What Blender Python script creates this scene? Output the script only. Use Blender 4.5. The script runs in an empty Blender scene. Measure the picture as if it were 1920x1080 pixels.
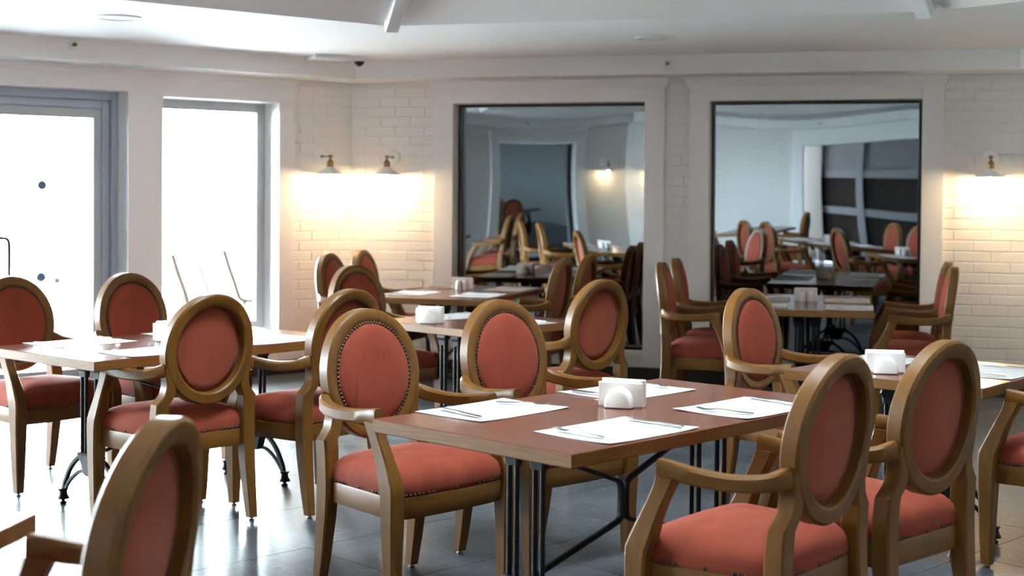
import bpy, bmesh, math, random
from mathutils import Matrix, Vector
random.seed(7)
SC = bpy.context.scene
COL = SC.collection
PI = math.pi
def rad(a): return math.radians(a)
def V(*a): return Vector(a)

# ------------------------------------------------------------------ camera
cd = bpy.data.cameras.new('camera'); cam = bpy.data.objects.new('camera', cd); COL.objects.link(cam)
cd.sensor_width = 36.0; cd.lens = 2643.14 / 1920 * 36; cd.shift_y = (426.77 - 540) / 1920
cd.clip_start = 0.05; cd.clip_end = 500
_p, _r = rad(1.283), rad(0.465)
_fw = V(0, math.cos(_p), -math.sin(_p)); _up0 = V(0, math.sin(_p), math.cos(_p)); _x0 = V(1, 0, 0)
_rt = _x0 * math.cos(_r) + _up0 * math.sin(_r); _up = _x0 * -math.sin(_r) + _up0 * math.cos(_r)
_m = Matrix((_rt, _up, -_fw)).transposed().to_4x4(); _m.translation = V(0, 0, 1.3697)
cam.matrix_world = _m
cd.dof.use_dof = True; cd.dof.focus_distance = 5.1; cd.dof.aperture_fstop = 3.2
SC.camera = cam

# ------------------------------------------------------------------ world, light, exposure
SC.view_settings.view_transform = 'Standard'; SC.view_settings.look = 'None'
SC.view_settings.gamma = 1.0; SC.view_settings.use_curve_mapping = False
SC.view_settings.exposure = 1.45
W = bpy.data.worlds.new('sky'); SC.world = W; W.use_nodes = True
bg = W.node_tree.nodes['Background']; bg.inputs[0].default_value = (0.82, 0.91, 1.0, 1); bg.inputs[1].default_value = 60.0
SC.cycles.max_bounces = 10; SC.cycles.diffuse_bounces = 5; SC.cycles.glossy_bounces = 5
SC.cycles.transparent_max_bounces = 12; SC.cycles.sample_clamp_indirect = 12
SC.cycles.caustics_reflective = False; SC.cycles.caustics_refractive = False
def portal(frame, s0, s1, z0, z1, y=0.3):
    l = bpy.data.lights.new('window_portal', 'AREA'); l.shape = 'RECTANGLE'; l.size = s1 - s0; l.size_y = z1 - z0
    l.cycles.is_portal = True
    o = bpy.data.objects.new('window_portal', l); COL.objects.link(o)
    # light shines along -Z local: inward (-y of the wall frame)
    c = frame @ V((s0 + s1) / 2, y, (z0 + z1) / 2)
    X = frame.to_3x3() @ V(1, 0, 0); Zd = frame.to_3x3() @ V(0, 1, 0)
    Y = Zd.cross(X)
    m = Matrix((X, Y, Zd)).transposed().to_4x4(); m.translation = c; o.matrix_world = m
LAMP_W = 3.7

# ------------------------------------------------------------------ materials
def mat(name, color=(.8, .8, .8), rough=.5, metal=0.0, **kw):
    m = bpy.data.materials.new(name); m.use_nodes = True
    b = m.node_tree.nodes['Principled BSDF']
    b.inputs['Base Color'].default_value = (*color, 1); b.inputs['Roughness'].default_value = rough
    b.inputs['Metallic'].default_value = metal
    for k, v in kw.items(): b.inputs[k.replace('_', ' ')].default_value = v
    return m
def nd(m, t, **kw):
    n = m.node_tree.nodes.new(t)
    for k, v in kw.items(): setattr(n, k, v)
    return n
def lk(m, a, b): m.node_tree.links.new(a, b)
def noise_mix(m, c0, c1, scale=(1, 1, 1), nscale=8, detail=4, lo=.35, hi=.65, bump=0.0, rough=None, coord='Object', distort=0.0):
    b = m.node_tree.nodes['Principled BSDF']
    tc = nd(m, 'ShaderNodeTexCoord'); mp = nd(m, 'ShaderNodeMapping'); mp.inputs['Scale'].default_value = scale
    n = nd(m, 'ShaderNodeTexNoise'); n.inputs['Scale'].default_value = nscale; n.inputs['Detail'].default_value = detail
    n.inputs['Distortion'].default_value = distort
    lk(m, tc.outputs[coord], mp.inputs[0]); lk(m, mp.outputs[0], n.inputs['Vector'])
    r = nd(m, 'ShaderNodeValToRGB'); r.color_ramp.elements[0].position = lo; r.color_ramp.elements[1].position = hi
    r.color_ramp.elements[0].color = (*c0, 1); r.color_ramp.elements[1].color = (*c1, 1)
    lk(m, n.outputs[0], r.inputs[0]); lk(m, r.outputs[0], b.inputs['Base Color'])
    if bump:
        bp = nd(m, 'ShaderNodeBump'); bp.inputs['Strength'].default_value = bump; bp.inputs['Distance'].default_value = .01
        lk(m, n.outputs[0], bp.inputs['Height']); lk(m, bp.outputs[0], b.inputs['Normal'])
    return n, r
M = {}
M['white'] = mat('white_paint', (.86, .85, .84), .45)
M['ceil'] = mat('ceiling_paint', (.88, .875, .87), .7)
M['vault'] = mat('vault_paint', (.90, .88, .855), .7)
M['beam'] = mat('beam_gloss_white', (.86, .86, .86), .3)
M['brickpaint'] = mat('painted_brick', (.80, .775, .74), .55); noise_mix(M['brickpaint'], (.82, .80, .77), (.87, .85, .82), (1, 1, 1), 9, 3, .3, .7, .25)
M['grout'] = mat('painted_joint', (.82, .80, .77), .8)
M['wood'] = mat('honey_beech', (.27, .145, .055), .42, Specular_IOR_Level=.28, Coat_Weight=.05, Coat_Roughness=.2)
noise_mix(M['wood'], (.098, .0385, .0048), (.142, .059, .0088), (6, 6, 1.0), 5, 5, .25, .75, .02, distort=.5)
M['wood_flat'] = mat('honey_beech_rail', (.27, .145, .055), .42, Specular_IOR_Level=.28)
noise_mix(M['wood_flat'], (.098, .0385, .0048), (.142, .059, .0088), (1.2, 1.2, 9), 5, 5, .25, .75, .02, distort=.5)
M['velvet'] = mat('coral_velvet', (.42, .1, .07), .9, Specular_IOR_Level=.26, Sheen_Weight=.06, Sheen_Roughness=.4, Sheen_Tint=(1, .5, .38, 1))
noise_mix(M['velvet'], (.172, .0265, .0125), (.228, .043, .0205), (1, 1, .6), 5, 4, .3, .75, .05, distort=1.2)
def m_marked():
    m = M['velvet'].copy(); m.name = 'coral_velvet_marked'; b = m.node_tree.nodes['Principled BSDF']
    src = b.inputs['Base Color'].links[0].from_socket
    tc = nd(m, 'ShaderNodeTexCoord'); acc = None
    for x, z, a, ln, w in ((-.012, .800, .20, .030, .0045), (-.040, .797, .22, .040, .0055), (-.062, .810, .18, .038, .005), (.050, .800, .1, .03, .004), (.098, .66, -.1, .13, .012)):
        mp = nd(m, 'ShaderNodeMapping'); mp.vector_type = 'TEXTURE'
        mp.inputs['Location'].default_value = (x, -.19, z); mp.inputs['Rotation'].default_value = (0, a, 0); mp.inputs['Scale'].default_value = (w, .3, ln)
        g = nd(m, 'ShaderNodeTexGradient'); g.gradient_type = 'QUADRATIC_SPHERE'
        lk(m, tc.outputs['Object'], mp.inputs[0]); lk(m, mp.outputs[0], g.inputs[0])
        if acc is None: acc = g.outputs['Fac']
        else:
            ad = nd(m, 'ShaderNodeMath', operation='ADD'); lk(m, acc, ad.inputs[0]); lk(m, g.outputs['Fac'], ad.inputs[1]); acc = ad.outputs[0]
    mu = nd(m, 'ShaderNodeMath', operation='MULTIPLY', use_clamp=True); mu.inputs[1].default_value = .9; lk(m, acc, mu.inputs[0])
    mx = nd(m, 'ShaderNodeMixRGB'); mx.inputs[2].default_value = (.10, .012, .008, 1)
    lk(m, mu.outputs[0], mx.inputs[0]); lk(m, src, mx.inputs[1]); lk(m, mx.outputs[0], b.inputs['Base Color'])
    return m
M['velvet_marked'] = m_marked()
M['velvet_back'] = mat('faded_coral_velvet', (.42, .14, .1), .9, Specular_IOR_Level=.2, Sheen_Weight=.2, Sheen_Roughness=.45, Sheen_Tint=(1, .55, .42, 1))
noise_mix(M['velvet_back'], (.185, .035, .016), (.235, .049, .023), (1, 1, .5), 6, 4, .3, .75, .05)
M['nail'] = mat('bronze_nail', (.05, .033, .022), .42, .7)
M['glide'] = mat('steel_glide', (.25, .24, .22), .4, .6)
M['table'] = mat('walnut_laminate', (.09, .035, .022), .17, Specular_IOR_Level=.2)
noise_mix(M['table'], (.105, .036, .021), (.155, .058, .035), (1.2, 14, 8), 6, 6, .25, .75, .0, distort=.5)
M['edge'] = mat('walnut_edge', (.16, .078, .03), .45, Specular_IOR_Level=.25); noise_mix(M['edge'], (.115, .049, .0105), (.17, .076, .018), (2, 2, 40), 4, 3)
M['iron'] = mat('black_iron', (.008, .008, .009), .45, Specular_IOR_Level=.2)
M['ceramic'] = mat('white_ceramic', (.72, .69, .66), .16, Coat_Weight=.4, Coat_Roughness=.06)
M['napkin'] = mat('paper_napkin', (.72, .70, .67), .85)
M['steel'] = mat('cutlery_steel', (.42, .40, .37), .25, 1.0)
M['brass'] = mat('aged_brass', (.26, .165, .07), .36, .95)
M['enamel'] = mat('white_enamel', (.82, .82, .80), .35)
M['black'] = mat('black_frame', (.012, .012, .013), .35)
M['dark'] = mat('dark_skirting', (.010, .010, .011), .38)
M['alu'] = mat('grey_aluminium', (.40, .44, .51), .4, .35)
M['alu_lt'] = mat('pale_aluminium', (.46, .48, .50), .4, .35)
M['plastic'] = mat('white_plastic', (.82, .82, .81), .4)
M['blackglass'] = mat('black_dome', (.012, .012, .015), .08)
M['grille'] = mat('speaker_mesh', (.66, .66, .66), .6)
M['sticker'] = mat('blue_sticker', (.10, .17, .30), .5)
M['sticker_lt'] = mat('pale_sticker', (.45, .58, .72), .5)
M['steel_pull'] = mat('brushed_pull', (.05, .052, .048), .6, Specular_IOR_Level=.2)
M['panel'] = mat('dark_panel', (.014, .009, .007), .7, Specular_IOR_Level=.2)
M['lattice'] = mat('grey_lattice', (.13, .135, .14), .6)
M['terrace'] = mat('terrace_paving', (.55, .54, .52), .8); noise_mix(M['terrace'], (.50, .49, .47), (.6, .59, .57), (1, 1, 1), 3)
M['parapet'] = mat('white_render', (.75, .75, .74), .8)
M['sling'] = mat('white_sling', (.8, .8, .8), .7)
M['patio_metal'] = mat('taupe_patio_metal', (.0050, .0045, .0037), 1.0, Specular_IOR_Level=0.0)
M['concrete'] = mat('tile_joint', (.035, .036, .038), .8)

def emis(name, col, s):
    m = bpy.data.materials.new(name); m.use_nodes = True; b = m.node_tree.nodes['Principled BSDF']
    b.inputs['Base Color'].default_value = (*col, 1); b.inputs['Emission Color'].default_value = (*col, 1); b.inputs['Emission Strength'].default_value = s
    return m
M['bulb'] = emis('warm_bulb', (1, .72, .42), 45)

def m_mirror():
    m = bpy.data.materials.new('smoked_mirror'); m.use_nodes = True; nt = m.node_tree; nt.nodes.clear()
    o = nt.nodes.new('ShaderNodeOutputMaterial'); g = nt.nodes.new('ShaderNodeBsdfGlossy')
    g.inputs['Color'].default_value = (.265, .295, .32, 1); g.inputs['Roughness'].default_value = .0
    nt.links.new(g.outputs[0], o.inputs[0]); return m
M['mirror'] = m_mirror()
def m_glass():
    m = bpy.data.materials.new('clear_pane'); m.use_nodes = True; nt = m.node_tree; nt.nodes.clear()
    o = nt.nodes.new('ShaderNodeOutputMaterial'); g = nt.nodes.new('ShaderNodeBsdfGlossy'); t = nt.nodes.new('ShaderNodeBsdfTransparent')
    g.inputs['Roughness'].default_value = .0; t.inputs['Color'].default_value = (.95, .98, .97, 1)
    f = nt.nodes.new('ShaderNodeFresnel'); f.inputs['IOR'].default_value = 1.45
    mx = nt.nodes.new('ShaderNodeMixShader')
    nt.links.new(f.outputs[0], mx.inputs[0]); nt.links.new(t.outputs[0], mx.inputs[1]); nt.links.new(g.outputs[0], mx.inputs[2]); nt.links.new(mx.outputs[0], o.inputs[0])
    return m
M['glass'] = m_glass()
def m_slate():
    m = mat('slate_tile', (.06, .063, .068), .3, Specular_IOR_Level=.10)
    b = m.node_tree.nodes['Principled BSDF']
    tc = nd(m, 'ShaderNodeTexCoord'); oi = nd(m, 'ShaderNodeObjectInfo')
    n1 = nd(m, 'ShaderNodeTexNoise'); n1.inputs['Scale'].default_value = 2.2; n1.inputs['Detail'].default_value = 8; n1.inputs['Distortion'].default_value = .8
    lk(m, tc.outputs['Object'], n1.inputs['Vector'])
    r1 = nd(m, 'ShaderNodeValToRGB'); e = r1.color_ramp.elements
    e[0].position = .3; e[0].color = (.034, .038, .043, 1); e[1].position = .72; e[1].color = (.070, .077, .085, 1)
    lk(m, n1.outputs[0], r1.inputs[0])
    n2 = nd(m, 'ShaderNodeTexNoise'); n2.inputs['Scale'].default_value = 3.1; n2.inputs['Detail'].default_value = 6; n2.inputs['Distortion'].default_value = 2.2
    mp = nd(m, 'ShaderNodeMapping'); mp.inputs['Scale'].default_value = (1, 2.4, 1); mp.inputs['Location'].default_value = (3.3, 1.2, 0)
    lk(m, tc.outputs['Object'], mp.inputs[0]); lk(m, mp.outputs[0], n2.inputs['Vector'])
    r2 = nd(m, 'ShaderNodeValToRGB'); e = r2.color_ramp.elements
    e[0].position = .494; e[0].color = (0, 0, 0, 1); e[1].position = .500; e[1].color = (.5, .5, .5, 1); k = e.new(.506); k.color = (0, 0, 0, 1)
    lk(m, n2.outputs[0], r2.inputs[0])
    mx = nd(m, 'ShaderNodeMixRGB'); mx.inputs[2].default_value = (.33, .33, .32, 1)
    lk(m, r2.outputs[0], mx.inputs[0]); lk(m, r1.outputs[0], mx.inputs[1]); lk(m, mx.outputs[0], b.inputs['Base Color'])
    r3 = nd(m, 'ShaderNodeMapRange'); r3.inputs['To Min'].default_value = .22; r3.inputs['To Max'].default_value = .40
    lk(m, n1.outputs[0], r3.inputs[0]); lk(m, r3.outputs[0], b.inputs['Roughness'])
    bp = nd(m, 'ShaderNodeBump'); bp.inputs['Strength'].default_value = .16; bp.inputs['Distance'].default_value = .006
    lk(m, n1.outputs[0], bp.inputs['Height']); lk(m, bp.outputs[0], b.inputs['Normal'])
    return m
M['slate'] = m_slate()
def m_paper():
    # white paper mat with faint grey lines of print
    m = mat('printed_paper', (.52, .51, .50), .75); b = m.node_tree.nodes['Principled BSDF']
    tc = nd(m, 'ShaderNodeTexCoord'); w = nd(m, 'ShaderNodeTexWave'); w.wave_type = 'BANDS'; w.bands_direction = 'Y'
    w.inputs['Scale'].default_value = 26; w.inputs['Distortion'].default_value = 0
    lk(m, tc.outputs['Object'], w.inputs['Vector'])
    n = nd(m, 'ShaderNodeTexNoise'); n.inputs['Scale'].default_value = 16; n.inputs['Detail'].default_value = 3
    mp = nd(m, 'ShaderNodeMapping'); mp.inputs['Scale'].default_value = (1, .6, 1); lk(m, tc.outputs['Object'], mp.inputs[0]); lk(m, mp.outputs[0], n.inputs['Vector'])
    mu = nd(m, 'ShaderNodeMath', operation='MULTIPLY'); lk(m, w.outputs['Fac'], mu.inputs[0]); lk(m, n.outputs[0], mu.inputs[1])
    r = nd(m, 'ShaderNodeValToRGB'); e = r.color_ramp.elements; e[0].position = .36; e[0].color = (.45, .44, .43, 1); e[1].position = .6; e[1].color = (.29, .28, .275, 1)
    lk(m, mu.outputs[0], r.inputs[0]); lk(m, r.outputs[0], b.inputs['Base Color'])
    return m
M['paper'] = m_paper()
def m_farbrick():
    m = mat('painted_brick_far', (.78, .76, .73), .6); b = m.node_tree.nodes['Principled BSDF']
    tc = nd(m, 'ShaderNodeTexCoord'); mp = nd(m, 'ShaderNodeMapping'); mp.inputs['Rotation'].default_value = (PI / 2, 0, 0)
    lk(m, tc.outputs['Object'], mp.inputs[0])
    br = nd(m, 'ShaderNodeTexBrick'); br.inputs['Scale'].default_value = 1; br.inputs['Brick Width'].default_value = .24; br.inputs['Row Height'].default_value = .074
    br.inputs['Mortar Size'].default_value = .004; br.inputs['Color1'].default_value = (.78, .76, .73, 1); br.inputs['Color2'].default_value = (.76, .74, .71, 1); br.inputs['Mortar'].default_value = (.66, .645, .62, 1)
    lk(m, mp.outputs[0], br.inputs['Vector']); lk(m, br.outputs['Color'], b.inputs['Base Color'])
    bp = nd(m, 'ShaderNodeBump'); bp.invert = True; bp.inputs['Strength'].default_value = .6; bp.inputs['Distance'].default_value = .006
    lk(m, br.outputs['Fac'], bp.inputs['Height']); lk(m, bp.outputs[0], b.inputs['Normal'])
    return m
M['farbrick'] = m_farbrick()

# ------------------------------------------------------------------ mesh helpers
def me(name, bm, mats, smooth=False, angle=None):
    d = bpy.data.meshes.new(name); bm.normal_update(); bm.to_mesh(d); bm.free()
    for m in (mats if isinstance(mats, (list, tuple)) else [mats]): d.materials.append(m)
    if smooth:
        for p in d.polygons: p.use_smooth = True
        if angle:
            try: d.set_sharp_from_angle(angle=rad(angle))
            except Exception: pass
    return d
def ob(name, mesh, parent=None, mw=None, loc=None):
    o = bpy.data.objects.new(name, mesh); COL.objects.link(o)
    if parent is not None: o.parent = parent
    if mw is not None: o.matrix_local = mw
    if loc is not None: o.location = loc
    return o
def tag(o, label=None, cat=None, group=None, kind=None):
    if label: o['label'] = label
    if cat: o['category'] = cat
    if group: o['group'] = group
    if kind: o['kind'] = kind
    return o
def empty(name, loc=(0, 0, 0), rz=0):
    o = bpy.data.objects.new(name, None); COL.objects.link(o); o.location = loc; o.rotation_euler = (0, 0, rz); o.empty_display_size = .1; return o
def box(bm, x0, x1, y0, y1, z0, z1, bev=0.0, mi=0, M4=None):
    vs = [bm.verts.new(V(x, y, z)) for x in (x0, x1) for y in (y0, y1) for z in (z0, z1)]
    q = [(0, 1, 3, 2), (4, 6, 7, 5), (0, 4, 5, 1), (2, 3, 7, 6), (0, 2, 6, 4), (1, 5, 7, 3)]
    fs = [bm.faces.new([vs[i] for i in f]) for f in q]
    for f in fs: f.material_index = mi
    if M4 is not None: bmesh.ops.transform(bm, matrix=M4, verts=vs)
    if bev:
        es = list({e for f in fs for e in f.edges})
        bmesh.ops.bevel(bm, geom=es, offset=bev, segments=2, affect='EDGES', profile=.5)
def loft(bm, rings, cap=True, close=True, mi=0):
    R = [[bm.verts.new(p) for p in r] for r in rings]
    n = len(R[0])
    for a, b in zip(R, R[1:]):
        for i in range(n if close else n - 1):
            j = (i + 1) % n
            f = bm.faces.new((a[i], a[j], b[j], b[i])); f.material_index = mi
    if cap:
        f = bm.faces.new(list(reversed(R[0]))); f.material_index = mi
        f = bm.faces.new(R[-1]); f.material_index = mi
    return R
def octa(cx, cy, z, hx, hy, c=.28):
    a, b = hx * (1 - c), hy * (1 - c)
    return [V(cx + x, cy + y, z) for x, y in ((-a, -hy), (a, -hy), (hx, -b), (hx, b), (a, hy), (-a, hy), (-hx, b), (-hx, -b))]
def sweep(bm, pts, w, h, n=8, up=V(0, 0, 1), c=.3, cap=True):
    pts = [V(*p) for p in pts]; rings = []
    for i, p in enumerate(pts):
        t = (pts[min(i + 1, len(pts) - 1)] - pts[max(i - 1, 0)]).normalized()
        s = t.cross(up)
        if s.length < 1e-4: s = t.cross(V(0, 1, 0))
        s.normalize(); u = s.cross(t)
        wi = w[i] if isinstance(w, (list, tuple)) else w; hi = h[i] if isinstance(h, (list, tuple)) else h
        a, b = wi / 2, hi / 2
        if n == 8:
            k = 1 - c
            r = [p + s * x + u * y for x, y in ((-a * k, -b), (a * k, -b), (a, -b * k), (a, b * k), (a * k, b), (-a * k, b), (-a, b * k), (-a, -b * k))]
        else:
            r = [p + s * (a * math.cos(2 * PI * q / n)) + u * (b * math.sin(2 * PI * q / n)) for q in range(n)]
        rings.append(r)
    loft(bm, rings, cap)
def lathe(bm, prof, n=20, cx=0, cy=0, cap=True, mi=0):
    rings = [[V(cx + r * math.cos(2 * PI * i / n), cy + r * math.sin(2 * PI * i / n), z) for i in range(n)] for r, z in prof]
    loft(bm, rings, cap, mi=mi)
def smoothpts(pts, k=4):
    # Catmull-Rom resample
    P = [V(*p) for p in pts]; out = []
    for i in range(len(P) - 1):
        p0, p1, p2, p3 = P[max(i - 1, 0)], P[i], P[i + 1], P[min(i + 2, len(P) - 1)]
        for j in range(k):
            t = j / k
            out.append(.5 * ((2 * p1) + (p2 - p0) * t + (2 * p0 - 5 * p1 + 4 * p2 - p3) * t * t + (3 * p1 - p0 - 3 * p2 + p3) * t ** 3))
    out.append(P[-1]); return out

# ------------------------------------------------------------------ the room
PTS = [(-1.2731, 11.1232), (3.585, 9.745), (6.95, 5.78), (7.2, 1.0), (3.77, -2.346), (-4.5, 0.0), (-7.25, 4.41), (-5.496, 7.758)]
NW = len(PTS)
BULK0, CEIL = 2.245, 2.385
def wframe(i, end=False):
    a, b = V(*PTS[i], 0), V(*PTS[(i + 1) % NW], 0)
    u = (b - a).normalized(); y = V(-u.y, u.x, 0)
    m = Matrix((u, y, V(0, 0, 1))).transposed().to_4x4(); m.translation = b if end else a
    return m, (b - a).length
FB, LB = wframe(0)
FR_, LR = wframe(1); F2, L2 = wframe(2); F3, L3 = wframe(3); FF, LF = wframe(4); F4, L4 = wframe(5); F5, L5 = wframe(6)
FL, LL = wframe(7, True)
def inset(d):
    out = []
    for i in range(NW):
        p, a, b = V(*PTS[i - 1]), V(*PTS[i]), V(*PTS[(i + 1) % NW])
        u1, u2 = (a - p).normalized(), (b - a).normalized()
        n1, n2 = V(u1.y, -u1.x), V(u2.y, -u2.x)
        # intersect offset lines
        A, B = a + n1 * d, a + n2 * d
        den = u1.x * u2.y - u1.y * u2.x
        t = ((B - A).x * u2.y - (B - A).y * u2.x) / den
        out.append(A + u1 * t)
    return out
def struct(name, bm, m, frame=None, smooth=False):
    o = ob(name, me(name, bm, m, smooth, 35 if smooth else None))
    if frame is not None: o.matrix_world = frame
    o['kind'] = 'structure'; return o

# floor: joint bed plus slate tiles clipped to the room outline
def clip(poly, pts):
    for i in range(NW):
        a, b = V(*pts[i]), V(*pts[(i + 1) % NW]); u = (b - a).normalized(); n = V(u.y, -u.x)
        out = []
        for j in range(len(poly)):
            p, q = poly[j], poly[(j + 1) % len(poly)]; dp, dq = (p - a).dot(n), (q - a).dot(n)
            if dp >= 0: out.append(p)
            if (dp < 0) != (dq < 0): out.append(p + (q - p) * (dp / (dp - dq)))
        poly = out
        if len(poly) < 3: return []
    return poly
bm = bmesh.new(); bm.faces.new([bm.verts.new(V(x, y, -.006)) for x, y in reversed(PTS)])
box(bm, -8.5, 8.2, -4, 12, -.2, -.02)
floor = struct('floor', bm, M['concrete'])
ang = rad(46); tu, tn = V(math.sin(ang), math.cos(ang)), V(-math.cos(ang), math.sin(ang))
O0 = V(-1.0, 5.23)
full = None
TW_, TH_ = 1.2, .6
for j in range(-18, 19):
    for i in range(-10, 11):
        o = O0 + tu * (TW_ * (i + .5 * (j % 2)) + .3) + tn * (TH_ * j)
        g = .0012
        cs = [o + tu * (s * (TW_ / 2 - g)) + tn * (TH_ / 2 + r * (TH_ / 2 - g)) for s, r in ((-1, -1), (1, -1), (1, 1), (-1, 1))]
        pl = clip(cs, PTS)
        if len(pl) < 3: continue
        ar = abs(sum(pl[k].x * pl[(k + 1) % len(pl)].y - pl[k].y * pl[(k + 1) % len(pl)].x for k in range(len(pl)))) / 2
        if ar < .01: continue
        c = o + tn * (TH_ / 2)
        if len(pl) == 4 and abs(ar - (TW_ - 2 * g) * (TH_ - 2 * g)) < 1e-4 and full is not None: d = full
        else:
            b2 = bmesh.new()
            lo = [(p - c) for p in pl]
            loc = [V(q.dot(tu), q.dot(tn)) for q in lo]
            if sum(loc[k].x * loc[(k + 1) % len(loc)].y - loc[k].y * loc[(k + 1) % len(loc)].x for k in range(len(loc))) < 0: loc.reverse()
            cen = sum(loc, V(0, 0)) / len(loc)
            r0 = [V(p.x, p.y, -.012) for p in loc]; r1 = [V(p.x, p.y, -.0012) for p in loc]
            r2 = [V(*(p - (p - cen).normalized() * .0015), 0) for p in loc]
            loft(b2, [r0, r1, r2], True)
            d = me('tile', b2, M['slate'])
            if len(pl) == 4 and abs(ar - (TW_ - 2 * g) * (TH_ - 2 * g)) < 1e-4: full = d
        t = ob('tile', d, floor)
        mm = Matrix((V(tu.x, tu.y, 0), V(tn.x, tn.y, 0), V(0, 0, 1))).transposed().to_4x4(); mm.translation = V(c.x, c.y, 0); t.matrix_local = mm

# walls
BRICK = None
def brick_mesh():
    b = bmesh.new(); d = .0052
    r0 = [V(-.5, 0, -.5), V(.5, 0, -.5), V(.5, 0, .5), V(-.5, 0, .5)]
    L_, H_ = .24, .074; a, c = .0045 / L_, .0045 / H_
    r1 = [V(-.5, -d * .55, -.5), V(.5, -d * .55, -.5), V(.5, -d * .55, .5), V(-.5, -d * .55, .5)]
    r2 = [V(-.5 + a, -d, -.5 + c), V(.5 - a, -d, -.5 + c), V(.5 - a, -d, .5 - c), V(-.5 + a, -d, .5 - c)]
    R = loft(b, [r0, r1, r2], False); b.faces.new(R[2])
    bmesh.ops.recalc_face_normals(b, faces=b.faces)
    return me('brick', b, M['brickpaint'])
BRICK = brick_mesh()
rb = random.Random(3)
def bricks(parent, s0, s1, z0, z1, phase=0.0):
    CH, BL = .0752, .245; k = 0; z = z0
    while z < z1 - .01:
        h = min(CH, z1 - z); off = (phase + (BL / 2 if k % 2 else 0) + rb.uniform(-.012, .012)) % BL
        s = s0 - off
        while s < s1 - .004:
            a, b = max(s, s0), min(s + BL, s1)
            if b - a > .018:
                o = ob('brick', BRICK, parent)
                o.location = ((a + b) / 2, -rb.uniform(0, .0016), z + h / 2); o.scale = (b - a - .0035, 1 + rb.uniform(-.12, .12), h - .0042)
                o.rotation_euler = (0, rb.uniform(-.003, .003), rb.uniform(-.003, .003))
            s += BL
        z += h; k += 1

# back wall, with two mirror recesses
bm = bmesh.new(); TT = 2.6
box(bm, 0, .856, 0, .25, 0, TT); box(bm, 2.348, 2.826, 0, .25, 0, TT); box(bm, 4.321, LB, 0, .25, 0, TT)
for a, b in ((.856, 2.348), (2.826, 4.321)):
    box(bm, a, b, 0, .25, 0, .226); box(bm, a, b, 0, .25, 2.076, TT); box(bm, a, b, .17, .25, .226, 2.076)
wb = struct('wall_back', bm, M['grout'], FB)
bricks(wb, 0, .70, .105, BULK0, .0); bricks(wb, 2.496, 2.681, .105, BULK0, .11); bricks(wb, 4.468, LB, .105, BULK0, .05)
# left wall with door and two windows
WIN = [(-1.595, -.657), (-5.05, -4.22)]; DOOR = (-3.97, -1.86); WZ0, WZ1, DZ1 = .30, 2.06, 2.085
bm = bmesh.new(); cur = -LL
for a, b, z0, z1 in ((WIN[1][0], WIN[1][1], WZ0, WZ1), (DOOR[0], DOOR[1], 0, DZ1), (WIN[0][0], WIN[0][1], WZ0, WZ1)):
    box(bm, cur, a, 0, .30, 0, TT); box(bm, a, b, 0, .30, z1, TT)
    if z0 > 0: box(bm, a, b, 0, .30, 0, z0)
    cur = b
box(bm, cur, 0, 0, .30, 0, TT)
wl = struct('wall_left', bm, M['white'], FL)
bricks(wl, -.524, 0, .105, BULK0, .07)
def plainwall(name, F, L, m, holes=()):
    bm = bmesh.new(); cur = 0
    for a, b, z0, z1 in holes:
        box(bm, cur, a, 0, .25, 0, TT); box(bm, a, b, 0, .25, z1, TT)
        if z0 > 0: box(bm, a, b, 0, .25, 0, z0)
        cur = b
    box(bm, cur, L, 0, .25, 0, TT)
    return struct(name, bm, m, F)
plainwall('wall_right', FR_, LR, M['farbrick'])
plainwall('wall_right_rear', F2, L2, M['farbrick'])
plainwall('wall_rear_right', F3, L3, M['farbrick'])
# wall behind the camera: wide opening to a dark panelled alcove (seen in the right mirror); s runs from its right end
OPF = (LF - 6.3, LF - 2.72)
plainwall('wall_front', FF, LF, M['farbrick'], [(OPF[0], OPF[1], 0, 1.98)])
plainwall('wall_front_left', F4, L4, M['farbrick'], [(.95, 2.40, .226, 2.0)])
W5_ADDED = [(.35, 1.70, .3, 2.06), (2.05, 3.40, .3, 2.06)]  # out-of-view windows added to let in more daylight
plainwall('wall_left_front', F5, L5, M['white'], W5_ADDED)

# white casings round the mirrors
def trim(name, F, parts, m=None, bev=.003):
    bm = bmesh.new()
    for p in parts: box(bm, *p, bev=bev)
    return struct(name, bm, m or M['white'], F)
ntr = 0
def casing(F, o0, a0, a1, o1, zt, zb):
    global ntr; ntr += 1
    y0 = -.04
    trim('trim_%d' % ntr, F, [
        (o0, a0, y0, 0, .105, BULK0), (a1, o1, y0, 0, .105, BULK0), (a0, a1, y0, 0, zt, BULK0),
        (a0, a1, y0, .0, .105, zb - .035), (a0 - .0, a1 + .0, y0 - .004, .16, zb - .035, zb)])
    ntr += 1
    # stepped crown on the header
    bm = bmesh.new()
    prof = [(0, 0), (-.046, 0), (-.052, .012), (-.062, .03), (-.072, .05), (-.072, .066), (0, .066)]
    z = BULK0 - .066; ra = [V(o0 - .0, y, z + q) for y, q in prof]; rb_ = [V(o1 + .0, y, z + q) for y, q in prof]
    ra = [V(o0 + .04 + y, y, z + q) for y, q in prof]; rb_ = [V(o1 - .04 - y, y, z + q) for y, q in prof]
    loft(bm, [ra, rb_]); bmesh.ops.recalc_face_normals(bm, faces=bm.faces)
    struct('trim_%d' % ntr, bm, M['white'], F)
casing(FB, .70, .856, 2.348, 2.496, 2.076, .226)
casing(FB, 2.681, 2.826, 4.321, 4.468, 2.076, .226)
casing(F4, .76, .95, 2.40, 2.56, 2.0, .226)
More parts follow.
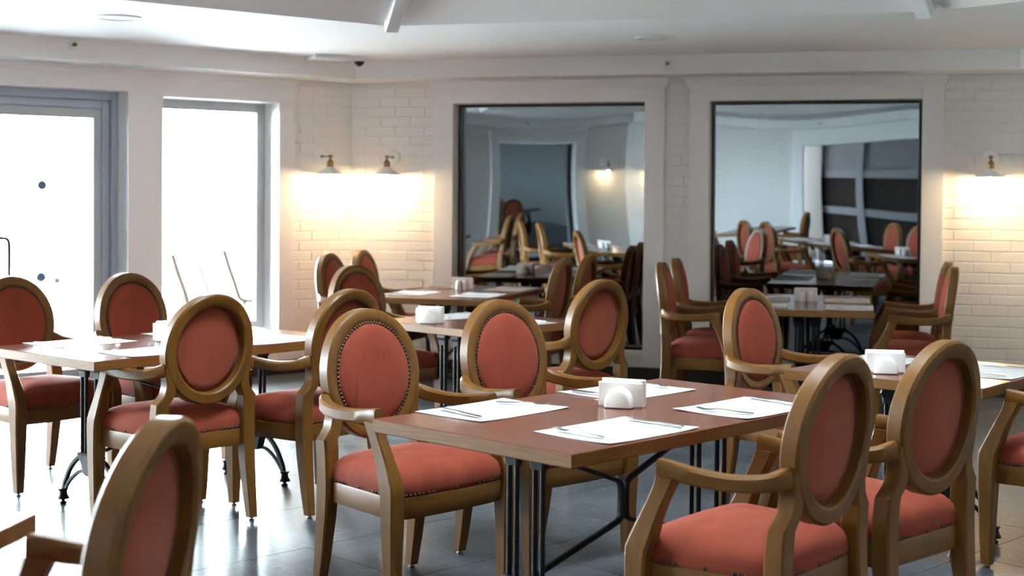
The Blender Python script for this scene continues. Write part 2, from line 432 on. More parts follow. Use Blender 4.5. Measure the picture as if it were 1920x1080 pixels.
# left wall casing boards
ntr += 1
trim('trim_%d' % ntr, FL, [(-LL + .2, -.524, -.03, 0, DZ1, BULK0 - .02), (DOOR[1], WIN[0][0], -.03, 0, .105, DZ1), (WIN[0][1], -.524, -.03, 0, .105, DZ1),
     (WIN[0][0], WIN[0][1], -.03, 0, WZ1, DZ1), (WIN[0][0], WIN[0][1], -.03, 0, .105, WZ0), (WIN[0][0], WIN[0][1], -.045, .16, WZ0 - .001, WZ0 + .02),
     (WIN[1][1], DOOR[0], -.03, 0, .105, DZ1)])
ntr += 1
bm = bmesh.new(); prof = [(0, 0), (-.034, 0), (-.038, .008), (-.05, .03), (-.055, .05), (-.055, .07), (0, .07)]
loft(bm, [[V(-LL + .2, y, 2.195 + z * .7) for y, z in prof], [V(-.524 - .03 - y, y, 2.195 + z * .7) for y, z in prof]]); bmesh.ops.recalc_face_normals(bm, faces=bm.faces)
struct('trim_%d' % ntr, bm, M['white'], FL)
# wall_front opening surround
ntr += 1
trim('trim_%d' % ntr, FF, [(OPF[1], OPF[1] + .17, -.04, 0, 0, BULK0), (OPF[0] - .17, OPF[0], -.04, 0, 0, BULK0), (OPF[0], OPF[1], -.04, 0, 1.98, BULK0)])
# dark skirtings
def skirt(name, F, segs):
    bm = bmesh.new()
    for a, b in segs: box(bm, a, b, -.052, 0, 0, .105, bev=.004)
    struct(name, bm, M['dark'], F)
skirt('baseboard_back', FB, [(.02, LB - .01)]); skirt('baseboard_left', FL, [(DOOR[1], -.02), (-LL, DOOR[0])])
skirt('baseboard_right', FR_, [(0, LR)]); skirt('baseboard_front', FF, [(0, OPF[0] - .17), (OPF[1] + .17, LF)])
skirt('baseboard_front_left', F4, [(0, L4)])

# ceiling: bulkhead, flat soffit ring, sloping vault with beams
bm = bmesh.new(); A = inset(.345); Ai = inset(-.05)
loft(bm, [[V(p.x, p.y, BULK0) for p in reversed(Ai)], [V(p.x, p.y, BULK0) for p in reversed(A)]], False)
B0 = inset(.335); B1 = inset(.33)
loft(bm, [[V(p.x, p.y, BULK0) for p in reversed(A)], [V(p.x, p.y, BULK0 + .006) for p in reversed(inset(.353))], [V(p.x, p.y, BULK0 + .02) for p in reversed(inset(.355))], [V(p.x, p.y, CEIL) for p in reversed(inset(.355))]], False)
struct('trim_30', bm, M['ceil'])
D_IN = 2.38
IN = inset(D_IN); OUT = inset(-.3)
bm = bmesh.new()
loft(bm, [[V(p.x, p.y, CEIL) for p in reversed(OUT)], [V(p.x, p.y, CEIL) for p in reversed(IN)]], False)
ceiling = struct('ceiling', bm, M['ceil'])
CX = sum((V(p.x, p.y) for p in IN), V(0, 0)) / NW
APEX = [CX + (p - CX) * .14 for p in IN]; AZ = 4.2
bm = bmesh.new()
loft(bm, [[V(p.x, p.y, CEIL) for p in reversed(IN)], [V(p.x, p.y, AZ) for p in reversed(APEX)]], False)
ob('vault', me('vault', bm, M['vault']), ceiling)
# roof over the vault, following the room outline, with an unseen skylight added at the top to brighten the room
bm = bmesh.new(); OW = inset(-.28); A2 = [CX + (q - CX) * .155 for q in IN]
loft(bm, [[V(p.x, p.y, 2.55) for p in OW], [V(p.x, p.y, 2.64) for p in OW], [V(p.x, p.y, 2.68) for p in inset(1.6)], [V(p.x, p.y, AZ + .12) for p in A2], [V(p.x, p.y, AZ + .12) for p in APEX], [V(p.x, p.y, AZ) for p in APEX]], False)
struct('trim_31', bm, M['parapet'])
added_sky = empty('window_9'); added_sky['kind'] = 'structure'  # unseen skylight, added as an extra daylight source
bm = bmesh.new(); r0 = [V(p.x, p.y, AZ + .06) for p in APEX]; r1 = [V(p.x, p.y, AZ + .068) for p in APEX]; loft(bm, [list(reversed(r0)), list(reversed(r1))]); bmesh.ops.recalc_face_normals(bm, faces=bm.faces)
ob('pane', me('pane', bm, M['glass']), added_sky)
for k in range(4):
    p, q_ = APEX[k], APEX[k + 4]; bm = bmesh.new(); sweep(bm, [V(p.x, p.y, AZ + .045), V(q_.x, q_.y, AZ + .045)], .05, .05); ob('glazing_bar', me('glazing_bar', bm, M['beam']), added_sky)
_ax = [p.x for p in APEX]; _ay = [p.y for p in APEX]
_l = bpy.data.lights.new('window_portal', 'AREA'); _l.shape = 'RECTANGLE'; _l.size = max(_ax) - min(_ax); _l.size_y = max(_ay) - min(_ay); _l.cycles.is_portal = True  # portal for the added skylight
_o = bpy.data.objects.new('window_portal', _l); COL.objects.link(_o); _o.location = ((max(_ax) + min(_ax)) / 2, (max(_ay) + min(_ay)) / 2, AZ + .10)
for i in range(NW):
    a = V(IN[i].x, IN[i].y, CEIL + .02); b = V(APEX[i].x, APEX[i].y, AZ)
    inw = V(CX.x - a.x, CX.y - a.y, 0).normalized()
    a2 = a + inw * .045
    bm = bmesh.new()
    sweep(bm, [a2 + V(0, 0, .0), b - V(0, 0, .05)], .085, .15, up=V(0, 0, 1), c=.12)
    sweep(bm, [a2 + V(0, 0, .045), b + V(0, 0, .0)], .15, .05, up=V(0, 0, 1), c=.12)
    beam = ob('beam', me('beam', bm, M['beam']), ceiling)
    bm = bmesh.new(); box(bm, -.085, .085, -.014, .014, -.045, .05, bev=.003)
    f = inw; sd = V(-f.y, f.x, 0); mm = Matrix((sd, f, V(0, 0, 1))).transposed().to_4x4(); mm.translation = a + inw * .01 + V(0, 0, .05)
    ob('beam_shoe', me('beam_shoe', bm, M['beam']), beam, mm)

# ------------------------------------------------------------------ door and windows
def frame_bars(a, b, z0, z1, w, y0, y1, bev=.004):
    return [(a, a + w, y0, y1, z0, z1), (b - w, b, y0, y1, z0, z1), (a + w, b - w, y0, y1, z1 - w, z1), (a + w, b - w, y0, y1, z0, z0 + w)]
def bars(name, lst, m, parent, bev=.004):
    bm = bmesh.new()
    for p in lst: box(bm, *p, bev=bev)
    return ob(name, me(name, bm, m), parent)
def pane(a, b, z0, z1, y, parent):
    bm = bmesh.new(); box(bm, a, b, y - .004, y + .004, z0, z1)
    return ob('pane', me('pane', bm, M['glass']), parent)
def window(name, F, a, b, z0, z1, m):
    w = empty(name); w.matrix_world = F; w['kind'] = 'structure'
    bars('window_frame', frame_bars(a, b, z0, z1, .068, .19, .25), m, w)
    pane(a + .06, b - .06, z0 + .06, z1 - .06, .222, w)
    bars('glazing_bead', frame_bars(a + .066, b - .066, z0 + .066, z1 - .066, .012, .183, .20, .002), m, w)
    portal(F, a, b, z0, z1, .28); return w
window('window_1', FL, WIN[0][0], WIN[0][1], WZ0 + .02, WZ1 + .005, M['alu_lt'])
window('window_2', FL, WIN[1][0], WIN[1][1], WZ0 + .02, WZ1 + .005, M['alu_lt'])
for k, (a, b, z0, z1) in enumerate(W5_ADDED): window('window_%d' % (3 + k), F5, a, b, z0, z1, M['alu_lt'])  # the added windows, out of view, there for extra daylight
d = empty('door_1'); d.matrix_world = FL; d['kind'] = 'structure'
a, b = DOOR
bars('door_frame', [(a, a + .05, .14, .26, 0, DZ1), (b - .05, b, .14, .26, 0, DZ1), (a + .05, b - .05, .14, .26, DZ1 - .06, DZ1), (a + .05, b - .05, .14, .26, 0, .03)], M['alu'], d)
bars('door_frame', [(a + .05, a + .11, .17, .25, .03, DZ1 - .06), (b - .11, b - .05, .17, .25, .03, DZ1 - .06), (a + .11, b - .11, .17, .25, DZ1 - .12, DZ1 - .06)], M['alu'], d, .006)
mid = (a + b) / 2 + .02
sa, sb = a + .11, b - .11
leaf = bars('door_leaf', [(sb - .06, sb, .18, .235, .035, DZ1 - .12), (mid, mid + .06, .18, .235, .035, DZ1 - .12), (mid + .06, sb - .06, .18, .235, DZ1 - .19, DZ1 - .12), (mid + .06, sb - .06, .18, .235, .035, .128)], M['alu_lt'], d)
pane(mid + .05, sb - .05, .12, DZ1 - .18, .208, leaf)
leaf2 = bars('door_leaf', [(sa, sa + .06, .18, .235, .035, DZ1 - .12), (mid - .07, mid - .005, .18, .235, .035, DZ1 - .12), (sa + .06, mid - .07, .18, .235, DZ1 - .19, DZ1 - .12), (sa + .06, mid - .07, .18, .235, .035, .128)], M['alu_lt'], d)
pane(sa + .05, mid - .06, .12, DZ1 - .18, .208, leaf2)
portal(FL, a, b, 0, DZ1, .29)
def disc(name, s, z, r, m, parent, y=.202):
    bm = bmesh.new(); lathe(bm, [(r, -.0012), (r, .0012)], 28)
    bmesh.ops.rotate(bm, verts=bm.verts, matrix=Matrix.Rotation(PI / 2, 3, 'X'))
    return ob(name, me(name, bm, m), parent, loc=(s, y, z))
disc('sticker', -2.387, 1.419, .034, M['sticker'], leaf); disc('sticker', -2.394, .779, .034, M['sticker'], leaf); disc('sticker', -2.281, .753, .022, M['sticker_lt'], leaf)
bm = bmesh.new()
sweep(bm, smoothpts([(-2.83, .19, 1.056), (-2.69, .12, 1.056), (-2.655, .115, 1.045), (-2.645, .115, 1.0), (-2.645, .115, .8), (-2.645, .115, .62), (-2.655, .115, .58), (-2.69, .12, .565), (-2.83, .19, .565)], 4), .026, .026, n=10, up=V(0, 1, 0))
ob('door_handle', me('door_handle', bm, M['steel_pull'], True), leaf2)

# ------------------------------------------------------------------ mirrors
def mirror(F, a0, a1, label, tilt=.0112, z0=.226, z1=2.076):
    t = empty('mirror'); t.matrix_world = F @ Matrix.Translation(V((a0 + a1) / 2, .12, z0)); tag(t, label, 'mirror', 'framed wall mirrors')
    w = (a1 - a0) / 2
    bars('frame', frame_bars(-w + .003, w - .003, .003, z1 - z0 - .003, .018, -.03, .04, .002), M['black'], t)
    bm = bmesh.new(); hw, h = w - .016, z1 - z0 - .03; NX, NZ = 14, 14; rows = []
    for j in range(NZ + 1):
        r = []
        for i in range(NX + 1):
            x = -hw + 2 * hw * i / NX; z = .016 + h * j / NZ; q = j / NZ
            y = -math.tan(tilt) * (z - .016) + .0016 * math.sin(q * 5.2 + 1) * math.sin(i / NX * 4.1)
            r.append(bm.verts.new(V(x, y + .025, z)))
        rows.append(r)
    for j in range(NZ):
        for i in range(NX): bm.faces.new((rows[j][i], rows[j][i + 1], rows[j + 1][i + 1], rows[j + 1][i]))
    bmesh.ops.solidify(bm, geom=bm.faces[:], thickness=-.004) if False else None
    ob('mirror_glass', me('mirror_glass', bm, M['mirror'], True), t)
    return t
mirror(FB, .856, 2.348, 'black framed mirror on the brick wall nearer the room corner')
mirror(FB, 2.826, 4.321, 'black framed mirror on the brick wall nearer the single wall lamp')
mirror(F4, .95, 2.40, 'black framed mirror on the far side, seen only in the reflection', .0, .226, 2.0)
# panelled alcove behind the opening in wall_front
bm = bmesh.new(); a, b = OPF
box(bm, a - .2, b + .2, .95, 1.05, 0, 2.6); box(bm, a - .2, a - .1, .25, .95, 0, 2.6); box(bm, a - .2, b + .2, .25, 1.05, 2.2, 2.6)
alc = struct('wall_alcove', bm, M['panel'], FF)
bars('alcove_return', [(b - .27, b + .2, .80, .96, 0, 2.3)], mat('taupe_paint', (.085, .078, .068), .7), alc)
for s in (b - .95, b - 1.9, b - 2.9): bars('lattice_post', [(s, s + .11, .87, .95, 0, 2.2)], M['lattice'], alc)
for z in (.80, 1.42): bars('lattice_rail', [(a, b, .89, .95, z, z + .12)], M['lattice'], alc)
bars('upper_panel', [(a, b, .925, .95, 1.54, 2.2)], mat('panel_reflection_grey', (.11, .11, .115), .5), alc)  # grey colour stands in for a white reflection on the upper panels

# ------------------------------------------------------------------ chair
HT, OW_, OH_ = .9635, .424, .456
def yb(z): return -.18 - .0706 * (z - .45) / .58
CZ = HT - OH_ / 2
def ell(t, rx, rz, dy, wrap=.014):
    x = rx * math.cos(t); z = CZ + rz * math.sin(t)
    return V(x, yb(z) + dy + wrap * (x / .21) ** 2, z)
def seat_outline(k, z, n=48, p=8.0):
    out = []
    for i in range(n):
        t = 2 * PI * i / n; c, s = math.cos(t), math.sin(t)
        X = math.copysign(abs(c) ** (2 / p), c); Y = math.copysign(abs(s) ** (2 / p), s)
        y = .003 + Y * .213 * k
        hw = .222 + (.266 - .222) * (Y + 1) / 2
        if Y > 0: y += .014 * (1 - X * X) * Y
        out.append(V(X * hw * k, y, z))
    return out
def nails(bm, pts, normals, r=.0061):
    for p, n in zip(pts, normals):
        n = n.normalized(); a = n.cross(V(.3, .5, .8)).normalized(); b = n.cross(a)
        ring = [bm.verts.new(p + a * (r * math.cos(k * PI / 3)) + b * (r * math.sin(k * PI / 3))) for k in range(6)]
        top = bm.verts.new(p + n * r * .7)
        for k in range(6): bm.faces.new((ring[k], ring[(k + 1) % 6], top))
def build_chair_meshes():
    D = {}
    N = 48
    # oval frame
    bm = bmesh.new(); rings = []
    rx, rz = OW_ / 2, OH_ / 2; w = .051
    prof = [(0, -.004, 0), (.0, -.046, 0), (.008, -.054, 0), (w - .010, -.054, 0), (w - .002, -.047, 0), (w + .001, -.006, 0), (w - .008, .001, 0), (.022, .004, 0), (.008, .003, 0)]
    for i in range(N):
        t = 2 * PI * i / N
        rings.append([ell(t, rx - d, rz - d, dy) for d, dy, _ in prof])
    R = [[bm.verts.new(p) for p in r] for r in rings]; n = len(prof)
    for i in range(N):
        a, b = R[i], R[(i + 1) % N]
        for j in range(n): bm.faces.new((a[j], b[j], b[(j + 1) % n], a[(j + 1) % n]))
    bmesh.ops.recalc_face_normals(bm, faces=bm.faces)
    D['back_frame'] = me('back_frame', bm, M['wood'], True, 40)
    # front pad
    def pad(name, lay, m):
        bm = bmesh.new(); prev = None; RR = []
        for k, dy in lay:
            RR.append([bm.verts.new(ell(2 * PI * i / N, (rx - w + .003) * k, (rz - w + .003) * k, dy)) for i in range(N)])
        for a, b in zip(RR, RR[1:]):
            for i in range(N): bm.faces.new((a[i], a[(i + 1) % N], b[(i + 1) % N], b[i]))
        bm.faces.new(RR[-1]); bm.faces.new(RR[0])
        bmesh.ops.recalc_face_normals(bm, faces=bm.faces)
        return me(name, bm, m, True)
    D['back_cushion'] = pad('back_cushion', [(1, -.02), (1, -.003), (.97, .004), (.9, .011), (.72, .018), (.45, .022), (.15, .024)], M['velvet'])
    D['back_panel'] = pad('back_panel', [(1, -.016), (1, -.0165), (.8, -.021), (.5, -.024), (.15, -.025)], M['velvet_back'])
    bm = bmesh.new(); K = 78; P, Q = [], []
    for i in range(K):
        t = 2 * PI * i / K; P.append(ell(t, rx - w + .003, rz - w + .003, .003)); Q.append(V(0, 1, .05))
    nails(bm, P, Q); D['nail_back'] = me('nail_trim', bm, M['nail'])
    # seat
    bm = bmesh.new()
    loft(bm, [seat_outline(k, z) for k, z in ((.95, .385), (.972, .392), (.98, .405), (.972, .428), (.935, .450), (.85, .470), (.68, .485), (.42, .494), (.12, .497))])
    D['seat_cushion'] = me('seat_cushion', bm, M['velvet'], True, 60)
    bm = bmesh.new(); loft(bm, [seat_outline(k, z) for k, z in ((.972, .318), (.978, .322), (.980, .384), (.970, .389))]); D['seat_rail'] = me('seat_rail', bm, M['wood_flat'], True, 40)
    bm = bmesh.new(); o = seat_outline(.984, .396, 240); P, Q = [], []; last = None
    for i, p in enumerate(o):
        if last is None or (p - last).length > .0138:
            nx = o[(i + 1) % 240] - o[i - 1]; nn = V(nx.y, -nx.x, 0)
            P.append(p); Q.append(nn); last = p
    nails(bm, P, Q); D['nail_seat'] = me('nail_trim', bm, M['nail'])
    # legs
    for s in (-1, 1):
        bm = bmesh.new()
        loft(bm, [octa(s * x, y, z, hx, hy, .22) for x, y, z, hx, hy in ((.257, .196, .014, .0185, .0185), (.258, .196, .10, .0225, .0235), (.259, .195, .30, .0295, .031), (.259, .194, .395, .030, .034), (.259, .190, .43, .030, .036), (.259, .180, .455, .0285, .035), (.260, .158, .51, .0235, .030), (.261, .134, .56, .0215, .027), (.261, .114, .60, .0215, .028), (.261, .102, .630, .0225, .031))])
        bmesh.ops.recalc_face_normals(bm, faces=bm.faces); D['front_leg%d' % s] = me('leg', bm, M['wood'], True, 30)
        bm = bmesh.new()
        L = ((.213, -.240, .014, .0185, .0185), (.212, -.224, .12, .022, .024), (.211, -.207, .26, .026, .029), (.211, -.200, .36, .0285, .031), (.211, -.200, .44, .029, .029), (.210, -.203, .495, .0305, .028), (.209, -.207, .527, .0310, .027), (.194, -.210, .545, .0290, .0265), (.181, -.213, .566, .0245, .0265), (.175, -.215, .60, .0225, .0265), (.182, -.219, .64, .0215, .0255), (.192, -.222, .675, .016, .024))
        loft(bm, [octa(s * x, y, z, hx, hy, .2) for x, y, z, hx, hy in L]); bmesh.ops.recalc_face_normals(bm, faces=bm.faces); D['rear_leg%d' % s] = me('leg', bm, M['wood'], True, 30)
        bm = bmesh.new(); pts = smoothpts([(s * .196, -.222, .664), (s * .218, -.208, .655), (s * .238, -.165, .643), (s * .254, -.08, .636), (s * .261, .02, .640), (s * .263, .095, .647), (s * .263, .128, .648)], 3)
        n = len(pts); sweep(bm, pts, [.034 + .012 * math.sin(PI * min(1, i / n * 1.3)) + (.004 if i > n - 4 else 0) for i in range(n)], [.054 - .012 * math.sin(PI * min(1, i / n * 1.1)) for i in range(n)], c=.34)
        bmesh.ops.recalc_face_normals(bm, faces=bm.faces); D['arm%d' % s] = me('armrest', bm, M['wood_flat'], True, 40)
    bm = bmesh.new(); lathe(bm, [(.011, 0), (.012, .004), (.006, .008), (.005, .016)], 10); D['glide'] = me('foot_glide', bm, M['glide'], True, 40)
    return D
CM = build_chair_meshes()
def chair(x, y, face_deg, label, group, tiltz=0):
    # face_deg: compass angle of the direction the sitter looks, from +Y towards +X
    t = empty('armchair', (x, y, 0), -rad(face_deg)); tag(t, label, 'chair', group)
    for nme, key in (('back_frame', 'back_frame'), ('back_cushion', 'back_cushion'), ('back_panel', 'back_panel'), ('nail_trim', 'nail_back'), ('seat_cushion', 'seat_cushion'), ('seat_rail', 'seat_rail'), ('nail_trim', 'nail_seat')):
        d = CM[key]
        if key == 'back_cushion' and 'finger marks' in label and 'backrest' in label:
            d = d.copy(); d.materials[0] = M['velvet_marked']
        o = ob(nme, d, t)
        if nme == 'nail_trim': o['kind'] = 'stuff'
    for s in (-1, 1):
        l = ob('leg', CM['front_leg%d' % s], t); ob('foot_glide', CM['glide'], l, loc=(s * .257, .196, 0))
        l = ob('leg', CM['rear_leg%d' % s], t); ob('foot_glide', CM['glide'], l, loc=(s * .213, -.240, 0))
        ob('armrest', CM['arm%d' % s], t)
    return t

# ------------------------------------------------------------------ table
TZ = .6975
def top_mesh(l, w):
    bm = bmesh.new(); box(bm, 0, l, 0, w, TZ - .040, TZ)
    for f in bm.faces: f.material_index = 0 if f.normal.z > .5 else 1
    bm.normal_update()
    for f in bm.faces: f.material_index = 0 if abs(f.normal.z) > .5 else 1
    bmesh.ops.bevel(bm, geom=bm.edges[:], offset=.0025, segments=1, affect='EDGES')
    return me('tabletop', bm, [M['table'], M['edge']])
def foot_mesh(s):
    # pair of curved rails from the hub down to a flared foot; runs along local y
    bm = bmesh.new()
    up = smoothpts([(0, s * .03, .235), (0, s * .085, .225), (0, s * .15, .175), (0, s * .195, .105), (0, s * .208, .066)], 4)
    lo = smoothpts([(0, s * .03, .165), (0, s * .085, .160), (0, s * .145, .125), (0, s * .188, .082), (0, s * .20, .066)], 4)
    sweep(bm, up, .020, .020, up=V(1, 0, 0), c=.3); sweep(bm, lo, .016, .014, up=V(1, 0, 0), c=.3)
    lathe(bm, [(.012, .0), (.016, .003), (.016, .010), (.008, .014), (.008, .020), (.028, .024), (.026, .030), (.019, .042), (.017, .058), (.024, .066), (.022, .070), (.008, .072)], 12, 0, s * .214)
    return me('foot', bm, M['iron'], True, 35)
def table_meshes():
    D = {'long': top_mesh(1.4, .8), 'square': top_mesh(.82, .8)}
    bm = bmesh.new(); lathe(bm, [(.0085, .215), (.0085, .62)], 10); D['column'] = me('column', bm, M['iron'], True, 40)
    bm = bmesh.new(); box(bm, -.035, .035, -.30, .30, TZ - .052, TZ - .040, bev=.003)
    # fluted bracket under the plate
    for y in (-.052, .052):
        loft(bm, [octa(0, y, z, hx, hy, .25) for z, hx, hy in ((.575, .011, .026), (.60, .013, .030), (.615, .019, .036), (.63, .016, .034), (TZ - .052, .026, .046))])
    D['plate'] = me('mounting_plate', bm, M['iron'])
    bm = bmesh.new()
    loft(bm, [octa(0, 0, z, hx, hy, .25) for z, hx, hy in ((.150, .012, .03), (.158, .018, .045), (.20, .018, .06), (.238, .020, .088), (.246, .012, .088))])
    D['hub'] = me('hub', bm, M['iron'])
    D['foot1'] = foot_mesh(1); D['foot-1'] = foot_mesh(-1)
    for k, (a, b) in dict(long=(.25, 1.15), square=(.21, .61)).items():
        m = (a + b) / 2; bm = bmesh.new(); q = .06 if k == 'long' else .05
        for sx, e in ((-1, a), (1, b)):
            def fil(P, r=.022):
                out = [V(*P[0])]
                for p0, p1, p2 in zip(P, P[1:], P[2:]):
                    p0, p1, p2 = V(*p0), V(*p1), V(*p2); A_ = p1 + (p0 - p1).normalized() * r; B_ = p1 + (p2 - p1).normalized() * r
                    out += [A_ * (1 - t) ** 2 + p1 * 2 * t * (1 - t) + B_ * t * t for t in (0, .25, .5, .75, 1)]
                return out + [V(*P[-1])]
            sweep(bm, fil([(e, .4, TZ - .07), (m + sx * .012, .4, .470), (m + sx * .0105, .4, .375)]), .013, .022, up=V(0, 1, 0), c=.25)
            sweep(bm, fil([(m + sx * .0105, .4, .44), (m + sx * .012, .4, .350), (e, .4, .235)]), .013, .022, up=V(0, 1, 0), c=.25)
        D['brace_' + k] = me('cross_brace', bm, M['iron'], True, 35)
    return D
TM = table_meshes()
TABLES = {}
def table(key, x, y, deg, label, kind='long', group='walnut dining tables'):
    # origin: near corner; local x along u, local y along n
    t = empty('dining_table', (x, y, 0), rad(90 - deg)); tag(t, label, 'table', group)
    ob('tabletop', TM[kind], t)
    for e in ((.25, 1.15) if kind == 'long' else (.21, .61)):
        ob('mounting_plate', TM['plate'], t, loc=(e, .4, 0)); ob('hub', TM['hub'], t, loc=(e, .4, 0))
        for dy in (-.067, -.037, .037, .067): ob('column', TM['column'], t, loc=(e, .4 + dy, 0))
        for s in (-1, 1): ob('foot', TM['foot%d' % s], t, loc=(e, .4, 0))
    ob('cross_brace', TM['brace_' + kind], t)
    TABLES[key] = (V(x, y, TZ), rad(90 - deg)); return t
def tp(key, u, n, z=0):
    o, a = TABLES[key]; return V(o.x + math.cos(a) * u - math.sin(a) * n, o.y + math.sin(a) * u + math.cos(a) * n, TZ + z)
table('front', .1616, 3.664, 43.95, 'long walnut table in front with four printed mats and iron trestles')
table('door', -1.6553, 5.5877, 40.0, 'long walnut table by the glass door, glossy with daylight')
table('rmirror', 2.1618, 8.3619, 12.78, 'walnut table set end-on against the mirror nearer the single wall lamp')
table('mid', -.1849, 7.0152, 44.57, 'small walnut table between the front table and the mirror near the corner', 'square')
table('lmirror', -.1856, 9.0382, 17.97, 'long walnut table standing before the mirror nearest the room corner')
table('right', 1.6853, 5.0103, 40.0, 'walnut table at the right edge below the single wall lamp', 'square')
table('corner', -1.161, 1.55, 7.0, 'walnut table cut off by the lower left picture corner')
table('unseen', -4.35, 4.9, 20.0, 'walnut table beside the left windows, seen only in the mirror')
CG = 'oval-back armchairs in the dining room'
for a in [
    (-2.215, 6.645, 127, 'oval-back coral armchair facing in, cut off by the left edge beside the door'),
    (-1.747, 7.014, 126.8, 'oval-back coral armchair facing in, in front of the white pillar between door and window'),
    (-1.405, 5.905, -46.5, 'oval-back armchair turned away with pink rear panel, pulled to the door table'),
    (-.899, 6.25, -51, 'oval-back armchair turned away, half hidden behind the front coral chair with finger marks'),
    (-.337, 4.844, 134.3, 'oval-back coral armchair with dark finger marks on its backrest'),
    (.129, 5.338, 137, 'oval-back coral armchair facing in, at the far corner of the front table'),
    (.262, 7.12, -45, 'oval-back armchair turned away at the end of the small middle table'),
    (-.72, 8.02, 130, 'oval-back coral armchair facing in, behind the small middle table'),
    (.10, 9.45, -72, 'oval-back armchair seen nearly edge-on, nearer of two at the left mirror table'),
    (.30, 10.02, -72, 'oval-back armchair seen nearly edge-on, farther of two at the left mirror table'),
    (-1.04, 9.80, 109, 'oval-back coral armchair against the lit brick beneath the pair of wall lamps, nearer one'),
    (-.868, 10.42, 106, 'oval-back coral armchair tinted orange by the lamp, closest to the brick corner'),
    (1.200, 8.80, 104, 'oval-back armchair in profile left of the right mirror table, nearer of its pair'),
    (1.36, 9.40, 103, 'oval-back armchair in profile left of the right mirror table, nearer the mirror'),
    (2.45, 8.68, -77, 'oval-back armchair in profile right of the right mirror table, nearer of its pair'),
    (2.60, 9.28, -77, 'oval-back armchair in profile right of the right mirror table, nearer the mirror'),
    (1.259, 6.177, 131, 'oval-back coral armchair facing in, in front of the right mirror table'),
    (.666, 3.857, -50.2, 'oval-back armchair turned away, front one of the two at lower right'),
    (1.083, 4.266, -42.8, 'oval-back armchair turned away, right-hand one of the two at lower right'),
    (2.10, 5.288, -47.7, 'armchair cut off by the right edge, only its arm, seat and front leg showing'),
    (-.888, 2.581, -82, 'blurred oval-back armchair turned away, big in the lower left front'),
    (-2.42, 1.95, 98, 'oval-back coral armchair across the corner table, seen only in the mirror'),
    (-2.47, 2.60, 97, 'oval-back coral armchair beside the corner table, seen only in the mirror'),
    (-3.78, 5.05, -70, 'oval-back armchair on the room side of the window table, seen only in the mirror'),
    (-3.52, 5.75, -70, 'second oval-back armchair on the room side of the window table, only in the mirror'),
    (-5.28, 5.55, 110, 'oval-back armchair between window table and windows, seen only in the mirror'),
    (-5.02, 6.2, 110, 'oval-back armchair between window table and left door wall, seen only in the mirror'),
]: chair(a[0], a[1], a[2], a[3], CG)

# ------------------------------------------------------------------ things on the tables
def mat_mesh(seed):
    r = random.Random(seed); bm = bmesh.new(); NX, NY = 8, 6; lx, ly = .405, .285; rows = []
    ph = r.uniform(0, 6); lift = [r.uniform(0, .004) for _ in range(4)]
    for j in range(NY + 1):
        row = []
        for i in range(NX + 1):
            x, y = i / NX, j / NY
            z = .0012 + .0005 * (1 + math.sin(x * 5 + ph) * math.cos(y * 4 + ph))
            for (cx, cy), l in zip(((0, 0), (1, 0), (1, 1), (0, 1)), lift):
                dd = math.hypot(x - cx, (y - cy) * .7); z += l * max(0, 1 - dd / .3) ** 2
            row.append((x * lx - lx / 2, y * ly - ly / 2, z))
        rows.append(row)
    T = [[bm.verts.new(V(*p)) for p in row] for row in rows]; B = [[bm.verts.new(V(p[0], p[1], p[2] - .0009)) for p in row] for row in rows]
    for j in range(NY):
        for i in range(NX):
            bm.faces.new((T[j][i], T[j][i + 1], T[j + 1][i + 1], T[j + 1][i])); bm.faces.new((B[j][i], B[j + 1][i], B[j + 1][i + 1], B[j][i + 1]))
    rim = [(0, i) for i in range(NX)] + [(j, NX) for j in range(NY)] + [(NY, i) for i in range(NX, 0, -1)] + [(j, 0) for j in range(NY, 0, -1)]
    for k in range(len(rim)):
        a, b = rim[k], rim[(k + 1) % len(rim)]; bm.faces.new((T[a[0]][a[1]], B[a[0]][a[1]], B[b[0]][b[1]], T[b[0]][b[1]]))
    return me('placemat', bm, M['paper'])
MATS = [mat_mesh(i) for i in range(4)]
def fork_mesh():
    bm = bmesh.new()
    def strip(pts, t=.0022):
        # pts: (y, halfwidth, z)
        R_ = [[V(-w, y, z), V(w, y, z), V(w * .9, y, z + t), V(-w * .9, y, z + t)] for y, w, z in pts]; loft(bm, R_)
    strip([(-.095, .0045, .0005), (-.088, .0075, .0005), (-.05, .006, .0015), (0, .0032, .005), (.028, .003, .0055), (.04, .009, .003), (.05, .0115, .002)])
    for x in (-.0092, -.0031, .0031, .0092):
        R_ = [[V(x - w, y, z), V(x + w, y, z), V(x + w, y, z + .0016), V(x - w, y, z + .0016)] for y, w, z in ((.048, .0019, .002), (.07, .0017, .002), (.092, .0009, .0065))]; loft(bm, R_)
    bmesh.ops.recalc_face_normals(bm, faces=bm.faces)
    return me('fork', bm, M['steel'])
def knife_mesh():
    bm = bmesh.new()
    R_ = [[V(-w, y, z), V(w, y, z), V(w, y, z + t), V(-w, y, z + t)] for y, w, z, t in ((-.105, .004, .0005, .004), (-.10, .0075, .0005, .005), (-.04, .0065, .0005, .005), (-.005, .005, .001, .0045), (.005, .006, .002, .002), (.03, .0095, .002, .0014), (.085, .009, .002, .0012), (.103, .003, .002, .001))]; loft(bm, R_)
    bmesh.ops.recalc_face_normals(bm, faces=bm.faces)
    return me('knife', bm, M['steel'])
FORK, KNIFE = fork_mesh(), knife_mesh()
rm = random.Random(11); nm = 0
